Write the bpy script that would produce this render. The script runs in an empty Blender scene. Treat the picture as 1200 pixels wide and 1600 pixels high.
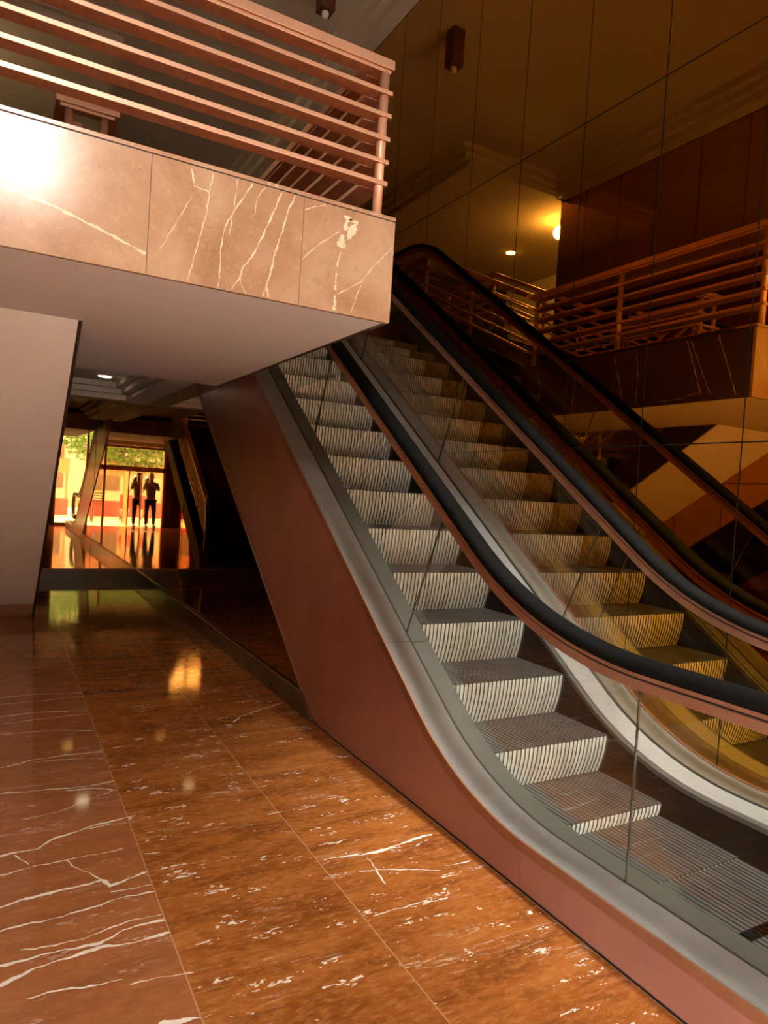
import bpy, bmesh, math, random
from mathutils import Matrix, Vector
random.seed(7)
D = bpy.data
S = bpy.context.scene
C = S.collection

# ------------------------------------------------------------------ camera
cam_d = D.cameras.new('camera'); cam = D.objects.new('camera', cam_d); C.objects.link(cam)
RC = [[0.87228, 0.0426, 0.487148], [-0.484823, -0.054695, 0.8729], [0.06383, -0.997594, -0.027055]]
cam.matrix_world = Matrix([[RC[i][0], -RC[i][1], -RC[i][2], (0, 0, 1.45)[i]] for i in range(3)] + [[0, 0, 0, 1]])
cam_d.sensor_fit = 'VERTICAL'; cam_d.sensor_height = 36.0; cam_d.lens = 1082.93 / 1600 * 36.0
cam_d.clip_start = 0.02; cam_d.clip_end = 200
S.camera = cam

# ------------------------------------------------------------------ view, world, daylight
S.view_settings.view_transform = 'Standard'; S.view_settings.look = 'None'
S.view_settings.gamma = 1.0; S.view_settings.use_curve_mapping = False
S.view_settings.exposure = 2.05
S.cycles.max_bounces = 14; S.cycles.glossy_bounces = 8; S.cycles.diffuse_bounces = 5
S.cycles.transparent_max_bounces = 24; S.cycles.transmission_bounces = 8
S.cycles.sample_clamp_indirect = 6.0
S.cycles.caustics_reflective = True; S.cycles.blur_glossy = 0.6
W = D.worlds.new('daylight'); S.world = W; W.use_nodes = True
W.node_tree.nodes['Background'].inputs['Color'].default_value = (0.97, 0.975, 0.94, 1)
W.node_tree.nodes['Background'].inputs['Strength'].default_value = 14.0

def portal(name, x0, x1, z0, z1, y):
    l = D.lights.new(name, 'AREA'); l.shape = 'RECTANGLE'; l.size = x1 - x0; l.size_y = z1 - z0
    l.cycles.is_portal = True
    o = D.objects.new(name, l); C.objects.link(o)
    o.location = ((x0 + x1) / 2, y, (z0 + z1) / 2); o.rotation_euler = (math.pi / 2, 0, 0)
    return o
# entrance wall at y = YE, openings (x0, x1, z0, z1)
YE = -0.55
DOOR = (-0.62, 1.2, 0.0, 2.35)
WIN = (-0.66, 0.34, 3.78, 4.85)
LOW = (1.50, 3.10, 0.0, 2.75)  # added unseen glazing, put in to light the risers from the front
portal('daylight_through_door', *DOOR, YE - 0.16)
portal('daylight_through_window', *WIN, YE - 0.16)
portal('daylight_through_side_glazing', *LOW, YE - 0.16)
sun = D.lights.new('sun', 'SUN'); sun.energy = 12; sun.angle = .01; sun.color = (1, .95, .86)
so = D.objects.new('sun', sun); C.objects.link(so)
so.rotation_euler = Vector((-.75, .04, -1)).to_track_quat('-Z', 'Y').to_euler()

def lamp(name, loc, power, color=(1, .8, .5), r=0.04):
    l = D.lights.new(name, 'POINT'); l.energy = power; l.color = color; l.shadow_soft_size = r
    o = D.objects.new(name, l); C.objects.link(o); o.location = loc
    return o

# ------------------------------------------------------------------ node helpers
class NT:
    def __init__(self, m):
        m.use_nodes = True; self.t = m.node_tree; self.b = self.t.nodes['Principled BSDF']
        self.out = self.t.nodes['Material Output']
    def n(self, typ, **kw):
        x = self.t.nodes.new('ShaderNode' + typ)
        for k, v in kw.items(): setattr(x, k, v)
        return x
    def l(self, a, b): self.t.links.new(a, b)
    def put(self, sock, v):
        if isinstance(v, bpy.types.NodeSocket): self.l(v, sock)
        else: sock.default_value = v
    def math(self, op, a, b=0.0, c=0.0, clamp=False):
        x = self.n('Math', operation=op, use_clamp=clamp)
        self.put(x.inputs[0], a); self.put(x.inputs[1], b); self.put(x.inputs[2], c)
        return x.outputs[0]
    def vec(self, op, a, b=None, scale=None):
        x = self.n('VectorMath', operation=op)
        self.put(x.inputs[0], a)
        if b is not None: self.put(x.inputs[1], b)
        if scale is not None: self.put(x.inputs['Scale'], scale)
        return x.outputs['Value'] if op in ('DOT_PRODUCT', 'LENGTH') else x.outputs['Vector']
    def noise(self, vec, scale, detail=4, rough=.55, dist=0.0):
        x = self.n('TexNoise'); self.l(vec, x.inputs['Vector'])
        x.inputs['Scale'].default_value = scale; x.inputs['Detail'].default_value = detail
        x.inputs['Roughness'].default_value = rough; x.inputs['Distortion'].default_value = dist
        return x
    def ramp(self, fac, stops, interp='LINEAR'):
        x = self.n('ValToRGB'); x.color_ramp.interpolation = interp
        e = x.color_ramp.elements
        while len(e) < len(stops): e.new(0.5)
        for i, (p, c) in enumerate(stops):
            e[i].position = p; e[i].color = (*c, 1) if len(c) == 3 else c
        self.l(fac, x.inputs[0]); return x.outputs[0]
    def mix(self, fac, a, b):
        x = self.n('Mix', data_type='RGBA'); self.put(x.inputs[0], fac)
        self.put(x.inputs[6], a if isinstance(a, bpy.types.NodeSocket) else (*a, 1))
        self.put(x.inputs[7], b if isinstance(b, bpy.types.NodeSocket) else (*b, 1))
        return x.outputs[2]
    def smooth(self, v, lo, hi, a=0.0, b=1.0):
        x = self.n('MapRange', interpolation_type='SMOOTHSTEP'); self.l(v, x.inputs[0])
        for i, q in enumerate((lo, hi, a, b)): x.inputs[i + 1].default_value = q
        return x.outputs[0]
    def bump(self, h, strength, dist=0.01):
        x = self.n('Bump'); x.inputs['Strength'].default_value = strength; x.inputs['Distance'].default_value = dist
        self.l(h, x.inputs['Height']); self.l(x.outputs[0], self.b.inputs['Normal'])

def mat(name, col, rough=.5, metal=0.0, spec=.5, var=0.0, vscale=6.0, coat=0.0, emit=None, estr=0.0, bump=0.0, bscale=60.0, stretch=None):
    m = D.materials.new(name); t = NT(m); b = t.b
    b.inputs['Base Color'].default_value = (*col, 1); b.inputs['Roughness'].default_value = rough
    b.inputs['Metallic'].default_value = metal; b.inputs['Specular IOR Level'].default_value = spec
    b.inputs['Coat Weight'].default_value = coat; b.inputs['Coat Roughness'].default_value = .05
    if emit: b.inputs['Emission Color'].default_value = (*emit, 1); b.inputs['Emission Strength'].default_value = estr
    if var or bump:
        p = t.n('TexCoord').outputs['Object']
        if stretch:
            p = t.vec('MULTIPLY', p, stretch)
    if var:
        f = t.noise(p, vscale, 5).outputs[0]
        lo = tuple(max(0, c * (1 - var)) for c in col); hi = tuple(min(1, c * (1 + var)) for c in col)
        t.l(t.ramp(f, [(.3, lo), (.7, hi)]), b.inputs['Base Color'])
    if bump:
        t.bump(t.noise(p, bscale, 3).outputs[0], bump, .002)
    return m

def joint_mask(t, coord, off, period, half):
    f = t.math('FRACT', t.math('ADD', t.math('DIVIDE', t.math('SUBTRACT', coord, off), period), 0.5))
    d = t.math('MULTIPLY', t.math('ABSOLUTE', t.math('SUBTRACT', f, 0.5)), period)
    return t.math('LESS_THAN', d, half)

FLOOR_VEINS=[(0.004,[(0.067,4.95),(0.255,4.972),(0.54,4.922)]),
 (0.003,[(0.067,4.809),(0.545,4.834)]),
 (0.005,[(0.067,4.563),(0.24,4.591),(0.535,4.54)]),
 (0.003,[(0.067,4.431),(0.293,4.46),(0.534,4.475)]),
 (0.004,[(0.066,4.255),(0.282,4.245),(0.536,4.159)]),
 (0.005,[(0.066,3.769),(0.211,3.827),(0.364,3.84),(0.537,3.83)]),
 (0.003,[(0.21,3.797),(0.359,3.78),(0.537,3.741)]),
 (0.005,[(0.066,3.464),(0.241,3.442),(0.424,3.416),(0.543,3.436)]),
 (0.005,[(0.33,3.401),(0.422,3.391),(0.534,3.336)]),
 (0.002,[(0.145,3.177),(0.279,3.189),(0.41,3.274),(0.534,3.336)]),
 (0.006,[(0.022,2.901),(0.065,2.9),(0.187,2.902),(0.24,2.954),(0.4,3.016),(0.542,3.043)]),
 (0.003,[(0.365,3),(0.449,3.002),(0.535,2.995)]),
 (0.004,[(0.108,2.883),(0.164,2.793)]),
 (0.003,[(0.024,2.749),(0.065,2.755),(0.171,2.774),(0.282,2.778),(0.486,2.781)]),
 (0.008,[(0.027,2.526),(0.065,2.543),(0.13,2.569),(0.231,2.575),(0.386,2.587),(0.406,2.542),(0.541,2.584)]),
 (0.004,[(0.028,2.416),(0.065,2.414),(0.157,2.42),(0.248,2.419),(0.336,2.434),(0.422,2.452),(0.543,2.451)]),
 (0.003,[(0.401,2.503),(0.466,2.498),(0.54,2.492)]),
 (0.003,[(0.117,2.289),(0.212,2.278),(0.293,2.272),(0.36,2.296),(0.443,2.31),(0.541,2.307)]),
 (0.006,[(0.031,2.24),(0.064,2.241),(0.121,2.24),(0.241,2.243),(0.339,2.229),(0.411,2.274),(0.541,2.274)]),
 (0.007,[(0.032,2.143),(0.064,2.152),(0.131,2.181),(0.237,2.201),(0.331,2.21),(0.412,2.197),(0.543,2.199)]),
 (0.004,[(0.128,2.068),(0.216,2.065),(0.3,2.047),(0.376,2.038)]),
 (0.003,[(0.39,2.012),(0.486,2.003),(0.566,1.991)]),
 (0.009,[(0.434,1.83),(0.494,1.815),(0.539,1.807)]),
 (0.003,[(0.282,2.778),(0.3,2.721),(0.346,2.662),(0.382,2.588)]),
 (0.008,[(1.306,2.387),(1.466,2.393),(1.572,2.416),(1.692,2.427)]),
 (0.003,[(1.265,2.287),(1.394,2.25),(1.569,2.169)]),
 (0.004,[(1.602,2.189),(1.718,2.184)]),
 (0.003,[(1.185,2.017),(1.249,2.025),(1.313,2.016),(1.38,2.024)]),
 (0.003,[(1.346,2.362),(1.33,2.252),(1.321,2.17)]),
 (0.004,[(1.309,4.056),(1.378,4.143),(1.56,4.247),(1.749,4.337)]),
 (0.006,[(1.172,2.412),(1.324,2.401)]),
 (0.004,[(0.55,2.711),(0.608,2.706)]),
 (0.003,[(1.099,2.855),(1.17,2.85)])]
FASCIA_VEINS=[(0.0025,[(0.759,2.794),(0.746,2.699),(0.741,2.624),(0.704,2.45),(0.675,2.311)]),
 (0.002,[(0.868,2.796),(0.86,2.691),(0.844,2.547)]),
 (0.003,[(0.937,2.796),(0.871,2.675),(0.823,2.579),(0.81,2.483),(0.812,2.4),(0.808,2.31)]),
 (0.0015,[(0.997,2.798),(0.96,2.736),(0.955,2.668)]),
 (0.004,[(1.074,2.79),(1.039,2.689),(1,2.584),(0.952,2.472),(0.915,2.422),(0.903,2.372),(0.868,2.313)]),
 (0.002,[(0.903,2.372),(0.915,2.336),(0.932,2.306)]),
 (0.004,[(1.141,2.798),(1.11,2.717),(1.089,2.624),(1.06,2.52),(1.045,2.43),(1.029,2.359),(1.04,2.308)]),
 (0.002,[(1.046,2.42),(1.024,2.358),(1.012,2.307)]),
 (0.002,[(1.187,2.746),(1.298,2.796)]),
 (0.0025,[(1.191,2.515),(1.267,2.597),(1.372,2.687)]),
 (0.020,[(1.416,2.770),(1.402,2.70)]),
 (0.022,[(1.458,2.745),(1.420,2.660)]),
 (0.019,[(1.392,2.675),(1.386,2.613)]),
 (0.005,[(1.385,2.593),(1.373,2.519)]),
 (0.006,[(1.372,2.489),(1.369,2.407)]),
 (0.009,[(1.371,2.382),(1.37,2.31)]),
 (0.014,[(1.42,2.755),(1.47,2.748)]),
 (0.002,[(1.382,2.389),(1.447,2.433),(1.514,2.482),(1.556,2.548),(1.668,2.678)]),
 (0.002,[(1.509,2.466),(1.484,2.399),(1.461,2.312)]),
 (0.004,[(1.677,2.473),(1.627,2.4),(1.574,2.306)]),
 (0.006,[(-0.043,2.525),(0.134,2.496),(0.325,2.442),(0.499,2.386)]),
 (0.003,[(0.667,2.787),(0.68,2.718),(0.745,2.708)]),
 (0.0015,[(0.674,2.671),(0.601,2.517),(0.554,2.416)]),
 (0.002,[(1.186,2.598),(1.265,2.631)])]
SIDE_VEINS=[(.003,[(4.136,2.79),(4.049,2.573),(3.926,2.315)]),(.004,[(3.646,2.79),(3.554,2.539),(3.482,2.346)]),(.0025,[(3.609,2.783),(3.471,2.481),(3.406,2.349)]),(.0035,[(3.375,2.79),(3.274,2.528),(3.196,2.324)]),(.003,[(4.377,2.779),(4.296,2.52),(4.252,2.351)]),(.002,[(3.867,2.33),(3.657,2.342),(3.49,2.376)]),(.003,[(4.9,2.78),(4.83,2.55),(4.86,2.33)]),(.003,[(5.4,2.78),(5.3,2.6),(5.33,2.35)])]
XP, TILE, XM, TAN = 1.7618, 0.6101, 3.158, math.tan(math.radians(34.78))

def marble_floor():
    m = D.materials.new('orange_marble_floor'); t = NT(m); b = t.b
    p = t.n('TexCoord').outputs['Object']
    sp = t.n('SeparateXYZ'); t.l(p, sp.inputs[0]); X, Y = sp.outputs[0], sp.outputs[1]
    # every tile column carries its own cut of stone
    col = t.math('FLOOR', t.math('DIVIDE', t.math('SUBTRACT', XP, X), TILE))
    cc = t.n('CombineXYZ'); t.l(t.math('MULTIPLY', col, 7.3), cc.inputs[1]); t.l(t.math('MULTIPLY', col, 3.1), cc.inputs[2])
    ps = t.vec('ADD', p, cc.outputs[0])
    band = t.noise(t.vec('MULTIPLY', ps, (1.1, 5.0, 1)), 1.6, 7, .62, .4).outputs[0]
    fine = t.noise(t.vec('MULTIPLY', ps, (1.0, 2.6, 1)), 22, 4, .7).outputs[0]
    base = t.ramp(band, [(.28, (.13, .033, .007)), (.5, (.27, .080, .015)), (.72, (.37, .130, .028))])
    base = t.mix(t.math('MULTIPLY', t.smooth(fine, .42, .72), .5), base, (.46, .19, .06))
    base = t.mix(t.math('MULTIPLY', t.smooth(t.noise(t.vec('MULTIPLY', ps, (1, 3, 1)), 9, 6, .68, 1.2).outputs[0], .52, .62), .4), base, (.14, .036, .010))
    left = t.math('LESS_THAN', X, XP - 2 * TILE)
    base = t.mix(t.math('MULTIPLY', left, .55), base, (.29, .105, .045))
    # thin hair veins along x
    hv = t.noise(t.vec('MULTIPLY', ps, (.5, 5.5, 1)), 2.3, 5, .6, .7).outputs[0]
    v2 = t.smooth(t.math('ABSOLUTE', t.math('SUBTRACT', hv, .5)), 0, .006, 1, 0)
    v2 = t.math('MULTIPLY', v2, t.smooth(t.noise(ps, 3.2, 2).outputs[0], .5, .62, 0, .55))
    # little white chips, gathered in bands
    vo = t.n('TexVoronoi'); vo.inputs['Scale'].default_value = 17
    t.l(t.vec('ADD', t.vec('MULTIPLY', ps, (.55, 1.6, 1)), t.vec('SCALE', t.vec('SUBTRACT', t.noise(t.vec('MULTIPLY', ps, (.6, 1.6, 1)), 38, 3).outputs['Color'], (.5,) * 3), scale=.17)), vo.inputs['Vector'])
    rnd = t.n('SeparateColor'); t.l(vo.outputs['Color'], rnd.inputs[0])
    rad = t.math('MULTIPLY', t.math('POWER', rnd.outputs[0], 2.2), .40)
    chip = t.smooth(t.math('SUBTRACT', vo.outputs['Distance'], rad), -.05, .0, 1, 0)
    gate = t.smooth(t.noise(t.vec('MULTIPLY', ps, (.8, 3.0, 1)), 2.4, 3).outputs[0], .37, .50)
    near = t.smooth(Y, 3.0, 6.5, 1, .25)
    chip = t.math('MULTIPLY', t.math('MULTIPLY', chip, gate), t.math('GREATER_THAN', rnd.outputs[1], .48))
    chip = t.math('MULTIPLY', chip, t.math('SUBTRACT', 1.0, t.math('MULTIPLY', left, .75)))
    white = t.math('MAXIMUM', v2, t.math('MULTIPLY', chip, near))
    c = t.mix(white, base, (.72, .62, .54))
    jx = joint_mask(t, X, XP, TILE, .0022)
    c = t.mix(t.math('MULTIPLY', jx, .6), c, (.50, .27, .15))
    jy = joint_mask(t, t.math('ADD', Y, t.math('MULTIPLY', col, .43)), .35, 1.83, .0012)
    c = t.mix(t.math('MULTIPLY', jy, .4), c, (.10, .035, .014))
    t.l(c, b.inputs['Base Color'])
    b.inputs['Roughness'].default_value = .07; b.inputs['Specular IOR Level'].default_value = .55
    t.bump(t.noise(p, 3.0, 2).outputs[0], .02, .01)
    return m

def marble_fascia(name, veins, k=2, dark=1.0, rough=.19):
    m = D.materials.new(name); t = NT(m); b = t.b
    p = t.n('TexCoord').outputs['Object']
    f = t.noise(p, 2.2, 7, .62, .6).outputs[0]; g = t.noise(p, 30, 4, .7, 1.0).outputs[0]
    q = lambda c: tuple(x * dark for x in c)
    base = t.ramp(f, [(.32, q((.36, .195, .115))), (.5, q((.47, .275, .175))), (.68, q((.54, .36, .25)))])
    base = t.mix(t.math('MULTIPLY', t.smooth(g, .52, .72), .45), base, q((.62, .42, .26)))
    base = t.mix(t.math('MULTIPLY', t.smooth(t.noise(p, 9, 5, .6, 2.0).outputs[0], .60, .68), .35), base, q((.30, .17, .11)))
    if not veins:
        hv = t.noise(p, 1.6, 4, .55, 1.2).outputs[0]
        v2 = t.smooth(t.math('ABSOLUTE', t.math('SUBTRACT', hv, .5)), 0, .007, 1, 0)
        v2 = t.math('MULTIPLY', v2, t.smooth(t.noise(p, 2.1, 2).outputs[0], .45, .6))
        base = t.mix(v2, base, q((.75, .62, .42)))
    t.l(base, b.inputs['Base Color'])
    b.inputs['Roughness'].default_value = rough; b.inputs['Specular IOR Level'].default_value = .6 if dark == 1 else .3
    t.bump(t.noise(p, 5, 2).outputs[0], .05, .01)
    return m

def mirror(name, axis, off, period, z0, pz, col=(.59, .295, .038), half=.0035, jcol=(.012, .008, .006)):
    m = D.materials.new(name); t = NT(m); b = t.b
    p = t.n('TexCoord').outputs['Object']
    sp = t.n('SeparateXYZ'); t.l(p, sp.inputs[0])
    j = joint_mask(t, sp.outputs[axis], off, period, half)
    if pz: j = t.math('MAXIMUM', j, joint_mask(t, sp.outputs[2], z0, pz, half))
    t.l(t.mix(j, col, jcol), b.inputs['Base Color'])
    t.l(t.math('SUBTRACT', 1.0, j), b.inputs['Metallic'])
    t.l(t.math('MULTIPLY_ADD', j, .8, .012), b.inputs['Roughness'])
    t.l(t.math('MULTIPLY_ADD', j, -.5, .5), b.inputs['Specular IOR Level'])
    return m

def glass_mat(name, tint=(.93, .92, .88), refl=.32, ior=1.45):
    m = D.materials.new(name); t = NT(m)
    tr = t.n('BsdfTransparent'); tr.inputs[0].default_value = (*tint, 1)
    gl = t.n('BsdfGlossy'); gl.inputs['Roughness'].default_value = 0.01; gl.inputs[0].default_value = (1, 1, 1, 1)
    fr = t.n('Fresnel'); fr.inputs[0].default_value = ior
    mx = t.n('MixShader'); t.l(t.math('MULTIPLY', fr.outputs[0], refl), mx.inputs[0])
    t.l(tr.outputs[0], mx.inputs[1]); t.l(gl.outputs[0], mx.inputs[2]); t.l(mx.outputs[0], t.out.inputs[0])
    return m

def cleat_mat(name, light, dark, axis_period, rough, metal):
    """ribbed aluminium: the valleys between the cleats hold grime"""
    m = D.materials.new(name); t = NT(m); b = t.b
    p = t.n('TexCoord').outputs['Object']
    g = t.noise(t.vec('MULTIPLY', p, (9, 1.5, 1.5)), 3.0, 5, .65).outputs[0]
    h = t.noise(t.vec('MULTIPLY', p, (60, 1, 1)), 2.0, 2).outputs[0]
    c = t.ramp(t.math('MULTIPLY_ADD', h, .45, t.math('MULTIPLY', g, .55)), [(.36, dark), (.56, light)])
    t.l(c, b.inputs['Base Color']); b.inputs['Roughness'].default_value = rough; b.inputs['Metallic'].default_value = metal
    return m

M = dict(
    floor=marble_floor(),
    fascia=marble_fascia('pink_marble_fascia', True),
    vein=mat('white_marble_vein', (.70, .61, .53), .07, spec=.55, var=.15, vscale=14),
    vein2=mat('cream_marble_vein', (.80, .68, .50), .13, spec=.6, var=.14, vscale=30),
    marble=marble_fascia('pink_marble_plain', None),
    marble_dark=marble_fascia('brown_marble', None, dark=.20, rough=.14),  # dark stone; on the balcony side and coping it paints their shade
    white=mat('painted_plaster', (.80, .745, .745), .75, var=.03, vscale=3),
    white2=mat('white_cornice_plaster', (.80, .75, .70), .7),
    ceil=mat('ceiling_plaster', (.56, .47, .38), .8, var=.04, vscale=1.5),
    red=mat('red_brown_enamel_panel', (.275, .115, .085), .27, spec=.5, var=.10, vscale=2.2, bump=.05, bscale=40),
    deck=mat('brushed_steel_deck', (.235, .222, .208), .7, metal=.1, var=.08, vscale=9, stretch=(1, .6, .6)),
    deck3=mat('brushed_steel_outer_deck', (.165, .156, .146), .7, metal=.1, var=.08, vscale=9),
    deck2=mat('dull_steel_skirt_top', (.085, .081, .072), .5, metal=.3, var=.1, vscale=9),
    skirt=mat('black_skirt_panel', (.010, .009, .008), .35, spec=.2, var=.3, vscale=5),
    copper=mat('copper_profile', (.40, .20, .125), .38, metal=.6, var=.12, vscale=12),
    trim=mat('bronze_trim', (.30, .135, .070), .4, metal=.5, var=.1, vscale=10),
    groove=mat('dark_groove', (.015, .012, .010), .6),
    rubber=mat('black_rubber', (.007, .0065, .006), .75, spec=.03, var=.2, vscale=20),
    rail=mat('copper_painted_rail', (.80, .46, .32), .36, metal=.4, var=.06, vscale=5),
    dark=mat('dark_brown_panel', (.050, .026, .016), .6, spec=.2, var=.2, vscale=4),
    wood=mat('red_brown_wood', (.30, .095, .035), .35, var=.25, vscale=4, stretch=(6, 6, .6)),  # real wood on frames; on rail undersides it stands in for shade
    lampbody=mat('brown_lamp_housing', (.115, .040, .020), .45, var=.15, vscale=10),
    bulb=mat('frosted_bulb', (.75, .70, .62), .4),
    glow=mat('lit_lamp_glass', (1, .9, .7), .4, emit=(1.0, .78, .42), estr=32),
    glowdim=mat('lit_downlight', (1, .9, .7), .4, emit=(1.0, .80, .50), estr=1.6),
    riser=cleat_mat('ribbed_aluminium_riser', (.74, .76, .71), (.40, .41, .37), 0, .45, .2),
    valley=mat('grimy_cleat_valley', (.05, .05, .045), .7),  # shade between the cleats, painted as a dark colour on groove faces
    tread=cleat_mat('worn_grey_tread', (.085, .080, .074), (.034, .031, .029), 0, .50, .25),
    steelplate=mat('ribbed_floor_plate', (.14, .13, .12), .45, metal=.4, var=.15, vscale=8),
    glass=glass_mat('balustrade_glass', (.94, .93, .89)),
    edge=mat('dark_glass_edge', (.03, .03, .022), .3),
    pane=glass_mat('entrance_glass', (.95, .95, .93), .8),
    mir_r=mirror('bronze_mirror', 1, 2.1244, .6179, 1.8099, 2.0661),
    mir_l=mirror('bronze_mirror_opposite', 1, 1.9, .62, 1.81, 2.066, half=.004),
    mir_u=mirror('bronze_mirror_low', 1, 4.55, .62, 1.655, 0, col=(.55, .36, .13), half=.0025),
    mir_b=mirror('bronze_mirror_back', 0, 1.15, .62, 1.655, 0, col=(.55, .36, .13), half=.0025),
    stone_out=mat('grey_paving', (.21, .19, .165), .8, var=.12, vscale=3),
    facade=mat('ochre_facade', (.15, .11, .08), .8, var=.08),
    leaf=mat('leaf_green', (.045, .10, .012), .55, var=.45, vscale=7),
    bark=mat('bark', (.15, .11, .075), .9, var=.35, vscale=9),
    redplastic=mat('red_plastic', (.22, .018, .015), .4),
    skin=mat('skin', (.45, .26, .18), .55), hair=mat('dark_hair', (.02, .015, .012), .6),
    shirt=mat('grey_brown_shirt', (.22, .15, .11), .85, var=.1), cloth=mat('black_trousers', (.012, .012, .014), .85),
    shoe=mat('black_shoe', (.015, .014, .013), .4), phone=mat('black_phone', (.02, .02, .022), .25),
    flash=mat('phone_torch', (1, 1, 1), .4, emit=(1, .93, .8), estr=260),
    steel=mat('door_steel', (.5, .48, .45), .3, metal=.9),
)

# ------------------------------------------------------------------ geometry helpers
class B:
    """collects closed solids and links them as one mesh object"""
    def __init__(self): self.v, self.f, self.mi, self.sm = [], [], [], []
    def add(self, vs, fs, mi=0, smooth=False):
        o = len(self.v); self.v += [tuple(x) for x in vs]
        self.f += [[i + o for i in q] for q in fs]; self.mi += [mi] * len(fs); self.sm += [smooth] * len(fs); return self
    def box(self, x0, x1, y0, y1, z0, z1, mi=0):
        v = [(x, y, z) for x in (x0, x1) for y in (y0, y1) for z in (z0, z1)]
        return self.add(v, [(0, 1, 3, 2), (4, 6, 7, 5), (0, 4, 5, 1), (2, 3, 7, 6), (0, 2, 6, 4), (1, 5, 7, 3)], mi)
    def cyl(self, a, b, r0, r1=None, n=20, mi=0):
        r1 = r0 if r1 is None else r1
        a, b = Vector(a), Vector(b); d = (b - a).normalized()
        u = d.orthogonal().normalized(); w = d.cross(u); v = []
        for c, r in ((a, r0), (b, r1)):
            v += [c + r * (math.cos(2 * math.pi * i / n) * u + math.sin(2 * math.pi * i / n) * w) for i in range(n)]
        self.add(v, [(i, (i + 1) % n, n + (i + 1) % n, n + i) for i in range(n)], mi, True)
        self.add(v, [tuple(range(n - 1, -1, -1)), tuple(range(n, 2 * n))], mi)
        return self
    def sphere(self, c, r, seg=24, rings=14, sc=(1, 1, 1), mi=0):
        v = [(c[0], c[1], c[2] + r * sc[2])]; f = []
        for j in range(1, rings):
            a = math.pi * j / rings
            v += [(c[0] + r * sc[0] * math.sin(a) * math.cos(2 * math.pi * i / seg), c[1] + r * sc[1] * math.sin(a) * math.sin(2 * math.pi * i / seg), c[2] + r * sc[2] * math.cos(a)) for i in range(seg)]
        v.append((c[0], c[1], c[2] - r * sc[2]))
        for i in range(seg): f.append((0, 1 + i, 1 + (i + 1) % seg))
        for j in range(rings - 2):
            for i in range(seg):
                a = 1 + j * seg + i; b = 1 + j * seg + (i + 1) % seg
                f.append((a, a + seg, b + seg, b))
        L = len(v) - 1; o = 1 + (rings - 2) * seg
        for i in range(seg): f.append((o + i, L, o + (i + 1) % seg))
        return self.add(v, f, mi, True)
    def prism(self, poly, x0, x1, mi=0):
        """polygon in (y, z) extruded along x"""
        n = len(poly)
        v = [(x0, y, z) for y, z in poly] + [(x1, y, z) for y, z in poly]
        f = [tuple(range(n)), tuple(range(2 * n - 1, n - 1, -1))] + [(i, n + i, n + (i + 1) % n, (i + 1) % n) for i in range(n)]
        return self.add(v, f, mi)
    def strip(self, lo, hi, x0, x1, mi=0):
        """band between two (y, z) polylines of equal length, extruded along x"""
        n = len(lo); v = []
        for x in (x0, x1):
            v += [(x, *p) for p in lo] + [(x, *p) for p in hi]
        f = []
        for i in range(n - 1):
            f += [(i, i + 1, n + i + 1, n + i), (2 * n + i, 3 * n + i, 3 * n + i + 1, 2 * n + i + 1),
                  (i, 2 * n + i, 2 * n + i + 1, i + 1), (n + i, n + i + 1, 3 * n + i + 1, 3 * n + i)]
        f += [(0, n, 3 * n, 2 * n), (n - 1, 3 * n - 1, 4 * n - 1, 2 * n - 1)]
        return self.add(v, f, mi)
    def sweep(self, prof, path, xc, mi=0, smooth=False, closed_ends=True):
        """profile of (x offset, normal offset) carried along a (y, z) path"""
        k = len(prof); v = []; f = []
        for i, (y, z) in enumerate(path):
            a = path[max(0, i - 1)]; b = path[min(len(path) - 1, i + 1)]
            ty, tz = b[0] - a[0], b[1] - a[1]; L = math.hypot(ty, tz) or 1
            ny, nz = -tz / L, ty / L
            v += [(xc + u, y + ny * w, z + nz * w) for u, w in prof]
        for i in range(len(path) - 1):
            for j in range(k):
                f.append((i * k + j, i * k + (j + 1) % k, (i + 1) * k + (j + 1) % k, (i + 1) * k + j))
        self.add(v, f, mi, smooth)
        o = (len(path) - 1) * k
        self.add(v, [tuple(range(k - 1, -1, -1)), tuple(range(o, o + k))], mi)
        return self
    def build(self, name, m, parent=None, bevel=0.0, under=False):
        me = D.meshes.new(name); me.from_pydata(self.v, [], self.f)
        for q in (m if isinstance(m, (list, tuple)) else [m]): me.materials.append(q)
        me.polygons.foreach_set('material_index', self.mi); me.polygons.foreach_set('use_smooth', self.sm)
        bm = bmesh.new(); bm.from_mesh(me); bmesh.ops.remove_doubles(bm, verts=bm.verts, dist=1e-5)
        bmesh.ops.recalc_face_normals(bm, faces=bm.faces); bm.to_mesh(me); bm.free(); me.update()
        if under:
            for f in me.polygons:
                if f.normal.z < -.5: f.material_index = 1  # shade painted into the colour of downward-facing rail faces
        o = D.objects.new(name, me); C.objects.link(o)
        if parent is not None:
            o.parent = parent; o.matrix_parent_inverse = Matrix.Translation(parent.location).inverted()
        if bevel:
            q = o.modifiers.new('bevel', 'BEVEL'); q.width = bevel; q.segments = 2; q.limit_method = 'ANGLE'
        return o
def box(x0, x1, y0, y1, z0, z1): return B().box(x0, x1, y0, y1, z0, z1)
def struct(o, label=None, cat=None):
    o['kind'] = 'structure'
    if label: o['label'] = label; o['category'] = cat
    return o
def tag(o, label, cat, group=None, kind=None):
    o['label'] = label; o['category'] = cat
    if group: o['group'] = group
    if kind: o['kind'] = kind
    return o
def empty(name, loc, label=None, cat=None, group=None):
    o = D.objects.new(name, None); C.objects.link(o); o.location = loc; o.empty_display_size = .1
    if label: tag(o, label, cat, group)
    return o
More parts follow.
